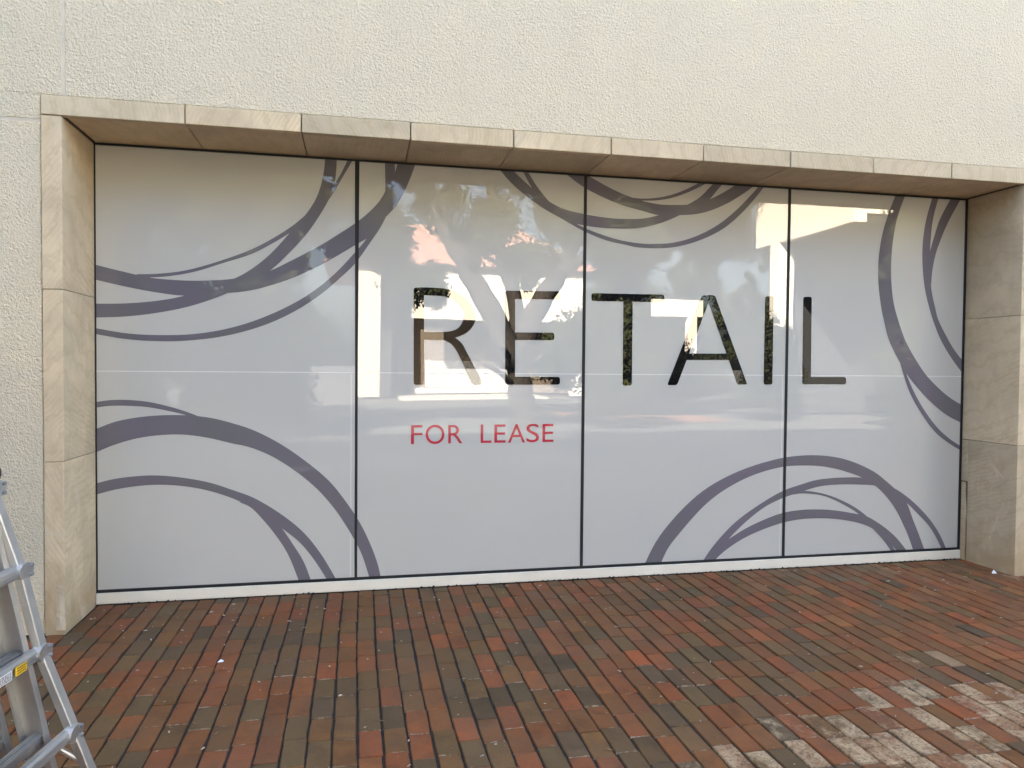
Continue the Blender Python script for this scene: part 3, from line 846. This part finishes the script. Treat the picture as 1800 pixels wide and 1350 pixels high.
# leaf litter with curled flakes
b = MB()
for i in range(46):
    x = r_.uniform(0.3, 6.2); y = -r_.uniform(0.06, 2.5); s = r_.uniform(0.007, 0.014); a = r_.uniform(0, 6.28)
    ca, sa = math.cos(a), math.sin(a)
    pts = []
    for (u, v, z) in ((-1.3, 0, .3), (-.4, -.4, .05), (.6, -.35, .1), (1.4, 0, .45), (.6, .4, .2), (-.4, .42, .12)):
        pts.append((x + s * (u * ca - v * sa), y + s * (u * sa + v * ca), 0.0025 + s * z))
    b.add(pts, [(0, 1, 5), (1, 2, 4, 5), (2, 3, 4)])
tag(b.build('dry_leaves', plain('dry_leaf', (0.17, 0.105, 0.055), 0.8, var=0.4, scale=40)), 'small curled brown leaf flakes lying on the bricks', 'litter', kind='stuff')

def scrap(name, label, x, y, pts, tris, m=PAPER):
    b = MB(); b.add([(x + p_[0], y + p_[1], 0.001 + p_[2]) for p_ in pts], tris)
    return tag(b.build(name, m), label, 'litter')
scrap('foil_scrap', 'tiny crumpled white and blue wrapper scrap on the bricks in front of the first pane', 0.915, -1.07,
      [(-.014, -.008, 0), (.012, -.012, .002), (.016, .008, 0), (-.006, .014, .003), (.002, 0, .012)], [(0, 1, 4), (1, 2, 4), (2, 3, 4), (3, 0, 4)], plain('foil', (0.72, 0.78, 0.88), 0.35))
scrap('paper_scrap', 'white torn paper scrap standing against the foot of the right jamb', 6.235, -0.41,
      [(-.022, -.009, 0), (.019, -.014, 0), (.013, .008, .002), (-.009, .009, .003), (-.002, -.002, .028)], [(0, 1, 4), (1, 2, 4), (2, 3, 4), (3, 0, 4)])

# ------------------------------------------------------------------ aluminium ladder
ALU = m_alu()
ALUD = plain('aluminium_inside', (0.30, 0.31, 0.32), 0.5, 0.6)
LBLACK = plain('black_plastic', (0.016, 0.016, 0.017), 0.4)
YEL = plain('yellow_sticker', (0.80, 0.50, 0.02), 0.4)
STK = plain('sticker_ink', (0.03, 0.03, 0.03), 0.5)
LBL = plain('white_label', (0.72, 0.73, 0.74), 0.45)
lad = thing('step_ladder', 'aluminium folding ladder standing open at the left edge of the picture', 'ladder', (0.0, 0.0, 0.0))
# the right half leans to the right; rungs run away from the viewer. Far rails end at the points measured below.
_rd = Vector((0.1677, 0.9868, 0.0)).normalized()         # along the rungs, away from the viewer
_ed = Vector((0.9868, -0.1677, 0.0)).normalized()        # across the ladder, to the right
def lpt(a, s, z):
    """a: across at the foot line, s: along the rungs (0 = far rail of the outer frame), z: height"""
    return Vector((0.684, -2.273, 0.0)) + _ed * a + _rd * s + Vector((0, 0, z))
LEG = ((0.0, 0.030), (0.522, -0.160), (0.803, -0.222), (1.40, -0.413))
def lega(z):
    for (z0, a0), (z1, a1) in zip(LEG, LEG[1:]):
        if z <= z1: return a0 + (a1 - a0) * (z - z0) / (z1 - z0)
    return LEG[-1][1]
def channel(mb, p0, p1, web, fl, th, flip=1):
    """C-section rail: web faces the viewer, lips on both edges"""
    t = (p1 - p0).normalized()
    side = (_ed - t * _ed.dot(t)).normalized()
    mb.bar(p0, p1, web, th, side)
    for s in (-1, 1):
        o = side * (s * (web / 2 - th / 2)) - _rd * (fl / 2) * flip
        mb.bar(p0 + o, p1 + o, th * 1.6, fl, side)
def lean(a0, k, z, s=0.0): return lpt(a0 - k * z, s, z)
W0 = 0.46                                                # spacing of the two outer rails
for s, nm in ((0.0, 'far'), (-W0, 'near')):
    # flared outer leg
    b = MB(); fl = 0.05 if nm == 'far' else -0.05
    for (z0, z1) in ((0.0, 0.522), (0.520, 0.803), (0.801, 1.40)):
        b.bar(lpt(lega(z0), s + fl * (1 - z0 * .62), z0), lpt(lega(z1), s + fl * (1 - z1 * .62), z1), 0.029 + z0 * .0004, 0.040 + z0 * .0004, _ed)
    b.build('flared_leg', ALU, lad, bevel=0.003)
    b = MB(); b.bar(lpt(0.032, s + fl, -0.0), lpt(0.018, s + fl, 0.05), 0.045, 0.06, _ed); b.build('foot', LBLACK, lad, bevel=0.006)
    b = MB(); channel(b, lean(-0.100, 0.225, 0.12, s), lean(-0.100, 0.225, 1.42, s), 0.083, 0.026, 0.004); b.build('outer_rail', ALU, lad)
    b = MB(); channel(b, lean(-0.208, 0.222, 0.06, s - 0.03), lean(-0.208, 0.222, 1.42, s - 0.03), 0.074, 0.024, 0.004); b.build('inner_rail', ALU, lad)
for n in range(1, 5):
    z = 0.281 * n - 0.040
    # rung of the flared outer frame, a rounded beam ending in a gusset
    aL = lega(z)
    b = MB()
    p0 = lpt(aL - 0.004, 0.045, z); p1 = lpt(aL - 0.004, -W0 - 0.045, z)
    prof = [(-.012, -.020), (.008, -.022), (.015, -.014), (.017, 0), (.014, .014), (.006, .021), (-.012, .021)]
    vs_ = [q + _ed * u + Vector((0, 0, v)) for q in (p0, p1) for u, v in prof]
    m = len(prof)
    b.add(vs_, [tuple(range(m)), tuple(range(2 * m - 1, m - 1, -1))] + [(k, m + k, m + (k + 1) % m, (k + 1) % m) for k in range(m)])
    # raised ribs along the beam
    for v in (-0.010, 0.010):
        b.bar(p0 + _ed * 0.0165 + Vector((0, 0, v)), p1 + _ed * 0.0165 + Vector((0, 0, v)), 0.003, 0.004, _ed)
    rung = b.build('outer_rung', ALU, lad)
    g_ = MB(); c0 = lpt(aL + 0.010, 0.030, z)
    ring = [c0 + _rd * (0.040 * math.cos(t)) * (1.0) + Vector((0, 0, 0.030 * math.sin(t))) for t in [k * math.pi / 6 for k in range(12)]]
    g_.add([q + _ed * .010 for q in ring] + [q - _ed * .02 for q in ring], [tuple(range(12)), tuple(range(23, 11, -1))] + [(k, (k + 1) % 12, 12 + (k + 1) % 12, 12 + k) for k in range(12)])
    g_.build('gusset', ALU, rung)
    for zz in (-0.016, 0.016):
        b_ = MB(); b_.tube([c0 + _ed * .008 + _rd * .022 + Vector((0, 0, zz)), c0 + _ed * .018 + _rd * .022 + Vector((0, 0, zz))], 0.007, 8); b_.build('rivet', ALUD, rung)
    # ribbed treads of the outer and the inner frame
    for a0, k, dep, sh in ((-0.088, 0.225, 0.036, 0.0), (-0.196, 0.222, 0.034, -0.03)):
        b = MB()
        for q in range(4):
            u = a0 - k * z - q * 0.0112 + 0.014
            b.box(u - .004, u + .004, -W0 - .004 + sh * 0, -0.006 + sh, z + 0.012 - .001 * (q % 2), z + 0.020 - .001 * (q % 2), mat=Matrix(((_ed.x, _rd.x, 0, 0.684), (_ed.y, _rd.y, 0, -2.273), (0, 0, 1, 0), (0, 0, 0, 1))))
        u = a0 - k * z
        b.box(u - .022, u + .017, -W0 - .002, -0.008 + sh, z - 0.012, z + 0.0118, mat=Matrix(((_ed.x, _rd.x, 0, 0.684), (_ed.y, _rd.y, 0, -2.273), (0, 0, 1, 0), (0, 0, 0, 1))))
        b.build('tread', ALU, lad)
    if n == 2:
        # stickers on the face of the second beam
        f0 = lpt(aL + 0.0155, -0.105, z - 0.001)
        b = MB()
        def face(s0, s1, v0, v1, off):
            vs2 = [f0 + _rd * s0 + Vector((0, 0, v0)) + _ed * off, f0 + _rd * s1 + Vector((0, 0, v0)) + _ed * off, f0 + _rd * s1 + Vector((0, 0, v1)) + _ed * off, f0 + _rd * s0 + Vector((0, 0, v1)) + _ed * off]
            return vs2
        b.add(face(-.030, .030, -.015, .015, .0040), [(0, 1, 2, 3)]); st = b.build('yellow_sticker', YEL, rung)
        b = MB()
        rr = random.Random(4)
        for v in (-.008, 0.0, .008):
            s_ = -.020
            while s_ < .020:
                e_ = s_ + rr.uniform(.003, .008); b.add(face(s_, e_, v - .002, v + .002, .0044), [(0, 1, 2, 3)]); s_ = e_ + .002
        b.build('sticker_text', STK, rung)
        b = MB(); b.add(face(-.24, -.045, -.016, .016, .0038), [(0, 1, 2, 3)]); b.build('white_label', LBL, rung)
        b = MB()
        for v in (-.011, -.006, -.001, .004, .009):
            s_ = -.235
            while s_ < -.052:
                e_ = s_ + rr.uniform(.004, .014); b.add(face(s_, min(e_, -.048), v - .0012, v + .0012, .0043), [(0, 1, 2, 3)]); s_ = e_ + .003
        b.build('label_text', STK, rung)
# brace, locks, rear half
b = MB(); b.tube([lpt(-0.130, 0.01, 0.225), lpt(-0.016, 0.044, 0.125)], 0.010, 10); b.build('brace', ALU, lad)
for s in (0.0, -W0):
    b = MB(); b.tube([lpt(-0.352, s + .03, 1.135), lpt(-0.302, s + .03, 1.135)], 0.030, 12); b.build('lock_knob', LBLACK, lad)
    b = MB(); b.tube([lean(-0.10, 0.225, 1.43, s - .02), lean(-0.10, 0.225, 1.43, s + .02)], 0.055, 14); b.build('hinge', LBLACK, lad)
    top = lean(-0.10, 0.225, 1.43, s)
    b = MB(); channel(b, top + _ed * -0.05 + Vector((0, 0, -.03)), top + _ed * -0.46 + Vector((0, 0, -1.43)), 0.083, 0.026, 0.004); b.build('rear_rail', ALU, lad)
for n in range(1, 5):
    z = 0.285 * n; u = lean(-0.10, 0.225, 1.43) - _ed * (0.05 + (1.40 - z) * 0.293)
    b = MB(); p0 = Vector((u.x, u.y, z)); b.bar(p0, p0 - _rd * W0, 0.036, 0.03, _ed); b.build('rear_rung', ALU, lad)


# ------------------------------------------------------------------ across the road: what the glass mirrors
ASPH = plain('asphalt', (0.08, 0.076, 0.07), 0.85, var=0.2, scale=20)
CONC = plain('concrete', (0.42, 0.40, 0.36), 0.85, var=0.12, scale=8)
g = MB(); g.box(-400, 400, -400, -5.75, -0.30, -0.10); tag(g.build('parking_lot', ASPH), kind='structure')
g = MB(); g.box(-400, -9.0, -5.75, -0.2, -0.12, -0.012); tag(g.build('path', CONC), kind='structure')
g = MB(); g.box(14.0, 400, -5.75, 400, -0.12, -0.012); tag(g.build('path', CONC), kind='structure')
g = MB(); g.box(-400, 14.0, 0.2, 400, -0.32, -0.14); tag(g.build('ground', ASPH), kind='structure')
g = MB(); g.box(-9.0, 40.0, -5.90, -5.75, -0.2, 0.0); tag(g.build('kerb', CONC), kind='structure')
g = MB(); g.box(7.5, 12.5, -20.0, -15.0, -0.2, -0.094); tag(g.build('brick_walk', plain('walk_brick', (0.25, 0.115, 0.075), 0.85, var=0.25, scale=14)), kind='structure')
g = MB(); g.box(3.5, 10.4, -46.0, -28.6, -0.2, -0.02); tag(g.build('far_pavement', CONC), kind='structure')
stop_me = None
for i, (x, y, rz) in enumerate(((0.35, -6.02, 0.01), (2.0, -6.5, -0.01), (-2.0, -6.4, 0.0), (4.6, -6.5, 0.02), (0.9, -10.6, 0.01), (5.5, -10.7, 0.0))):
    if stop_me is None:
        b = MB()
        prof = [(-0.075, 0.0), (0.075, 0.0), (0.06, 0.11), (-0.06, 0.11)]
        vs_ = [(sx * 0.76, py, pz) for sx in (-1, 1) for py, pz in prof]
        b.add(vs_, [(0, 1, 2, 3), (7, 6, 5, 4), (0, 4, 5, 1), (1, 5, 6, 2), (2, 6, 7, 3), (3, 7, 4, 0)])
        o = b.build('wheel_stop', WHITE, None, bevel=0.012); stop_me = o.data
    else:
        o = bpy.data.objects.new('wheel_stop', stop_me); C.objects.link(o)
    o.location = (x, y, -0.10); o.rotation_euler.z = rz
    tag(o, ('white wheel stop mirrored low in the first pane, the nearest one', 'white wheel stop mirrored below FOR LEASE beside the first joint', 'white wheel stop at the left end of the row, off beside the first pane',
            'white wheel stop at the right end of the near row, below the letter T', 'white wheel stop of the farther row mirrored under the letter R', 'white wheel stop of the farther row mirrored under the letter A')[i], 'wheel stop', 'wheel stops in the parking lot')

CREAM = plain('cream_render', (0.72, 0.66, 0.54), 0.85, var=0.05)
CREAM2 = plain('white_render', (0.66, 0.62, 0.54), 0.85, var=0.05)
TERRA = plain('terracotta_tile', (0.34, 0.18, 0.14), 0.8, var=0.2, scale=6)
DARK = plain('shade_dark', (0.03, 0.03, 0.03), 0.8)  # shade inside porches and under slabs put into a near-black colour
PANE = NT('far_window_glass'); PANE.setp(Base_Color=(0.35, 0.36, 0.36, 1), Roughness=0.08); PANE = PANE.mat

arc = thing('arcade_building', 'cream building with deep porch and red roof mirrored behind letters R and E', 'building', (6.0, -30.0, 0))
def ab(name, m, *bx, **k):
    b = MB()
    for q in bx: b.box(*q)
    return b.build(name, m, arc, **k)
ab('porch_beam', CREAM2, (4.1, 12.6, -30.4, -30.0, 3.70, 6.1))
ab('column', plain('buff_render', (0.50, 0.44, 0.34), 0.85), (1.55, 2.6, -30.6, -29.98, 0.0, 6.1))
ab('column', CREAM2, (12.0, 12.6, -30.6, -30.01, 0.0, 3.70))
ab('back_wall', plain('porch_shade_render', (0.17, 0.135, 0.10), 0.85), (4.2, 13.5, -33.6, -33.0, 0.0, 6.0))  # shadow under the porch beam put into the wall colour
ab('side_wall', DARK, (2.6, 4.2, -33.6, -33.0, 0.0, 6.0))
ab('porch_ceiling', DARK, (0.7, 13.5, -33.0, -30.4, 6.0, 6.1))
wf = ab('window', CREAM2, (5.0, 9.4, -33.0, -32.96, 0.35, 1.65))
for i in range(3):
    b = MB(); b.box(5.1 + i * 1.45, 6.42 + i * 1.45, -32.955, -32.95, 0.42, 1.58); b.build('pane', PANE, wf).location = (0, 0, 0)
ab('ledge', CREAM2, (4.4, 9.6, -33.0, -32.6, 0.05, 0.30))
b = MB()
b.add([(0, -29.6, 6.12), (13.4, -29.6, 6.12), (13.4, -40, 6.12), (0, -40, 6.12), (3.5, -34.5, 9.0), (10, -34.5, 9.0)], [(0, 1, 5, 4), (1, 2, 5), (2, 3, 4, 5), (3, 0, 4), (3, 2, 1, 0)])
b.build('roof', TERRA, arc)

per = thing('pergola', 'white beam on one post mirrored between the letters T and A', 'pergola', (18, -30, 0))
b = MB(); b.box(16.2, 18.95, -30.3, -30.0, 4.05, 4.93); b.build('beam', CREAM2, per)
b = MB(); b.box(18.12, 18.62, -30.3, -30.003, -0.02, 4.05); b.build('post', CREAM2, per)
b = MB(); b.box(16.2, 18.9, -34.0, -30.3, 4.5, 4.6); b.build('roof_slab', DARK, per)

wing = thing('wing_building', 'pale side wing with a lit fascia and one column mirrored at the last glass joint', 'building', (14.6, -14.0, 0))
b = MB(); b.box(14.6, 15.0, -17.4, -12.5, 5.45, 7.6); b.build('fascia', CREAM2, wing)
b = MB(); b.box(14.6, 15.1, -16.5, -16.0, 0.0, 5.45); b.build('column', CREAM2, wing)
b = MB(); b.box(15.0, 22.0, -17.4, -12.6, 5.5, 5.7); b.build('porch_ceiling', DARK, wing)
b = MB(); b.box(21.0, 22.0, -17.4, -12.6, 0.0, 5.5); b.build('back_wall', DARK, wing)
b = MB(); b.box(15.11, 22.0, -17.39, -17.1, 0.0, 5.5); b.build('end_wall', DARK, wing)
b = MB(); b.box(15.0, 22.1, -17.5, -12.52, 5.7, 7.9); b.build('upper_wall', CREAM, wing)

BARK = plain('bark', (0.036, 0.029, 0.023), 0.9, var=0.3, scale=12)  # darkened: canopy shade on the trunks is put into the colour
def oak(label, x, y, trunks, crown, seed, nleaf, col, leaf=1.0):
    """trunks: polylines with start radius, in world x, y, z; crown: ellipsoids (cx, cy, cz, rx, ry, rz, clumps)"""
    r_ = random.Random(seed); nr = np.random.default_rng(seed)
    root = thing('oak_tree', label, 'tree', (x, y, -0.1), 'oak trees across the parking lot')
    b = MB()
    for (pts, r0) in trunks:
        q = catmull3(pts, 4)
        n = len(q)
        q = [Vector(p_) + Vector((r_.uniform(-.05, .05), r_.uniform(-.05, .05), 0)) * (0 if k == 0 else 1) for k, p_ in enumerate(q)]
        b.tube(q, [r0 * (1 - 0.62 * k / (n - 1)) for k in range(n)], 10)
        for k in range(n // 2, n):
            for s in range(2):
                e = q[k] + Vector((r_.uniform(-1.3, 1.3), r_.uniform(-1.2, 1.2), r_.uniform(0.1, 1.2)))
                b.tube([q[k], q[k].lerp(e, .5) + Vector((0, 0, .12)), e], [r0 * .24, r0 * .15, r0 * .06], 6)
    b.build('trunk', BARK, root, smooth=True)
    cents = []
    for (cx, cy, cz, rx, ry, rz, k) in crown:
        for _ in range(k):
            d = nr.normal(size=3); d /= np.linalg.norm(d); d *= nr.random() ** 0.4
            cents.append((cx + d[0] * rx, cy + d[1] * ry, cz + d[2] * rz, nr.uniform(0.3, 0.75)))
    cents = np.array(cents)
    idx = nr.integers(0, len(cents), nleaf)
    d = nr.normal(size=(nleaf, 3)); d /= np.linalg.norm(d, axis=1)[:, None]
    rad = nr.random(nleaf) ** 0.5
    ctr = cents[idx, :3] + d * (rad * cents[idx, 3])[:, None]
    a = nr.normal(size=(nleaf, 3)); a /= np.linalg.norm(a, axis=1)[:, None]
    c = np.cross(a, nr.normal(size=(nleaf, 3))); c /= np.linalg.norm(c, axis=1)[:, None]
    ln = np.where(rad < 0.75, nr.uniform(0.10, 0.19, nleaf), nr.uniform(0.05, 0.10, nleaf))[:, None] * leaf; wd = ln * 0.45
    V = np.empty((nleaf, 4, 3)); V[:, 0] = ctr - a * ln; V[:, 1] = ctr - c * wd + a * ln * .15; V[:, 2] = ctr + a * ln; V[:, 3] = ctr + c * wd + a * ln * .15
    me = bpy.data.meshes.new('crown')
    me.vertices.add(nleaf * 4); me.vertices.foreach_set('co', V.astype('f').ravel())
    me.loops.add(nleaf * 4); me.loops.foreach_set('vertex_index', np.arange(nleaf * 4, dtype='i'))
    me.polygons.add(nleaf); me.polygons.foreach_set('loop_start', np.arange(0, nleaf * 4, 4, dtype='i'))
    me.update(calc_edges=True); me.validate()
    me.materials.append(m_leaf('oak_leaf_%d' % seed, col))
    link('crown', me, root)
    return root
def catmull3(P, m):
    P = [np.array(p_, float) for p_ in P]
    P = [2 * P[0] - P[1]] + P + [2 * P[-1] - P[-2]]
    out = []
    for i in range(1, len(P) - 2):
        for k in range(m):
            t = k / m
            p0, p1, p2, p3 = P[i - 1:i + 3]
            out.append(0.5 * (2 * p1 + (p2 - p0) * t + (2 * p0 - 5 * p1 + 4 * p2 - p3) * t * t + (3 * p1 - p0 - 3 * p2 + p3) * t ** 3))
    out.append(P[-2])
    return out
LEAF = (0.040, 0.046, 0.020)
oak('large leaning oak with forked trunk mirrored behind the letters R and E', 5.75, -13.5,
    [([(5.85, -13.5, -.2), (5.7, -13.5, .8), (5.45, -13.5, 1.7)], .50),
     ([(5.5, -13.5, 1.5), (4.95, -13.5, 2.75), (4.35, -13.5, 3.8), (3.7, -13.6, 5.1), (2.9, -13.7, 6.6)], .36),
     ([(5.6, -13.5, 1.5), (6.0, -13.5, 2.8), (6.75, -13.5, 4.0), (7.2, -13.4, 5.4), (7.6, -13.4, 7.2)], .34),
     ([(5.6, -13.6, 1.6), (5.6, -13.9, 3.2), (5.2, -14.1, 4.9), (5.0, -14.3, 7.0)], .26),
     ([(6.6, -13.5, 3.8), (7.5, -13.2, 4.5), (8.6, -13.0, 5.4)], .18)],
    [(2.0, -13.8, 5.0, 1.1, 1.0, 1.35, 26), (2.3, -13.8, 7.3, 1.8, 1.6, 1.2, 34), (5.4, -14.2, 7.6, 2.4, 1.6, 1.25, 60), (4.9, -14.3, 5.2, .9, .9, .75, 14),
     (7.9, -13.6, 6.4, 1.7, 1.4, 1.7, 46), (8.3, -13.3, 4.6, 1.1, 1.0, 1.0, 20), (2.75, -13.6, 3.75, .8, .7, .45, 7), (5.9, -13.8, 4.2, .55, .6, .6, 6), (3.6, -13.8, 5.5, .8, .6, .55, 4), (3.3, -13.6, 3.35, .5, .5, .25, 3), (6.3, -14, 5.7, .9, .5, .6, 4), (7.7, -13.0, 1.7, 1.5, .9, 1.45, 44), (7.0, -12.4, 8.7, 3.6, 1.6, 1.0, 130)], 3, 150000, LEAF, 0.78)  # last ellipsoid added out of sight to shade the oak behind
oak('broad oak leafy to the ground mirrored in the first pane', -1.9, -12.4,
    [([(-1.9, -12.4, -.2), (-1.8, -12.4, 2.0), (-2.2, -12.4, 4.2), (-2.8, -12.4, 6.2)], .36), ([(-1.85, -12.4, 1.8), (-.9, -12.4, 3.6), (-.2, -12.3, 5.6)], .24)],
    [(-3.4, -12.4, 5.4, 2.6, 1.6, 3.0, 110), (-.6, -12.4, 5.6, 1.6, 1.4, 2.6, 70), (-3.2, -12.6, 1.7, 2.6, 1.4, 1.5, 60), (-.6, -12.4, 1.8, 1.7, 1.3, 1.6, 45), (-7.0, -12.6, 4.0, 2.4, 1.6, 3.6, 90)], 5, 66000, (0.034, 0.040, 0.018))
oak('oak with low branches mirrored under the arcs at the top of the third pane', 11.2, -18.0,
    [([(10.2, -18, -.2), (10.1, -18, 2.0), (10.6, -18, 4.2), (11.6, -18, 6.0)], .32), ([(10.1, -18, 1.8), (9.6, -18.2, 4.0), (9.3, -18.2, 6.0)], .22)],
    [(10.2, -18, 6.6, 2.2, 1.4, 2.0, 60), (13.4, -18, 6.9, 2.4, 1.5, 2.1, 70), (10.0, -18, 3.6, .75, .7, 1.4, 22), (10.2, -18, 1.3, 1.5, .9, .95, 26), (13.7, -15.0, 1.5, .9, .8, 1.4, 34), (12.6, -18.2, 1.2, 1.3, .9, .85, 20)], 9, 110000, (0.026, 0.030, 0.015), 0.6)
oak('dense dark oak mirrored beyond the letter L in the last pane', 16.3, -10.8,
    [([(16.3, -10.8, -.2), (16.3, -10.8, 2.4), (16.5, -10.8, 5.0)], .3)],
    [(16.6, -10.4, 4.6, 1.6, 2.6, 3.2, 120), (16.4, -10.6, 1.8, 1.6, 2.8, 1.6, 80), (17.5, -6.5, 4.5, 2.0, 2.4, 3.8, 80)], 12, 62000, (0.034, 0.040, 0.018))
oak('distant broad oak mirrored behind the white beam and post', 20.0, -38.0,
    [([(20, -38, -.2), (20, -38, 3), (20.5, -38, 6.0)], .4)],
    [(15.5, -37.5, 3.6, 3.0, 2.0, 3.8, 80), (21.5, -38, 4.6, 4.2, 2.4, 4.6, 130), (28.5, -38, 4.4, 4.0, 2.4, 4.4, 110)], 15, 60000, (0.036, 0.042, 0.020))
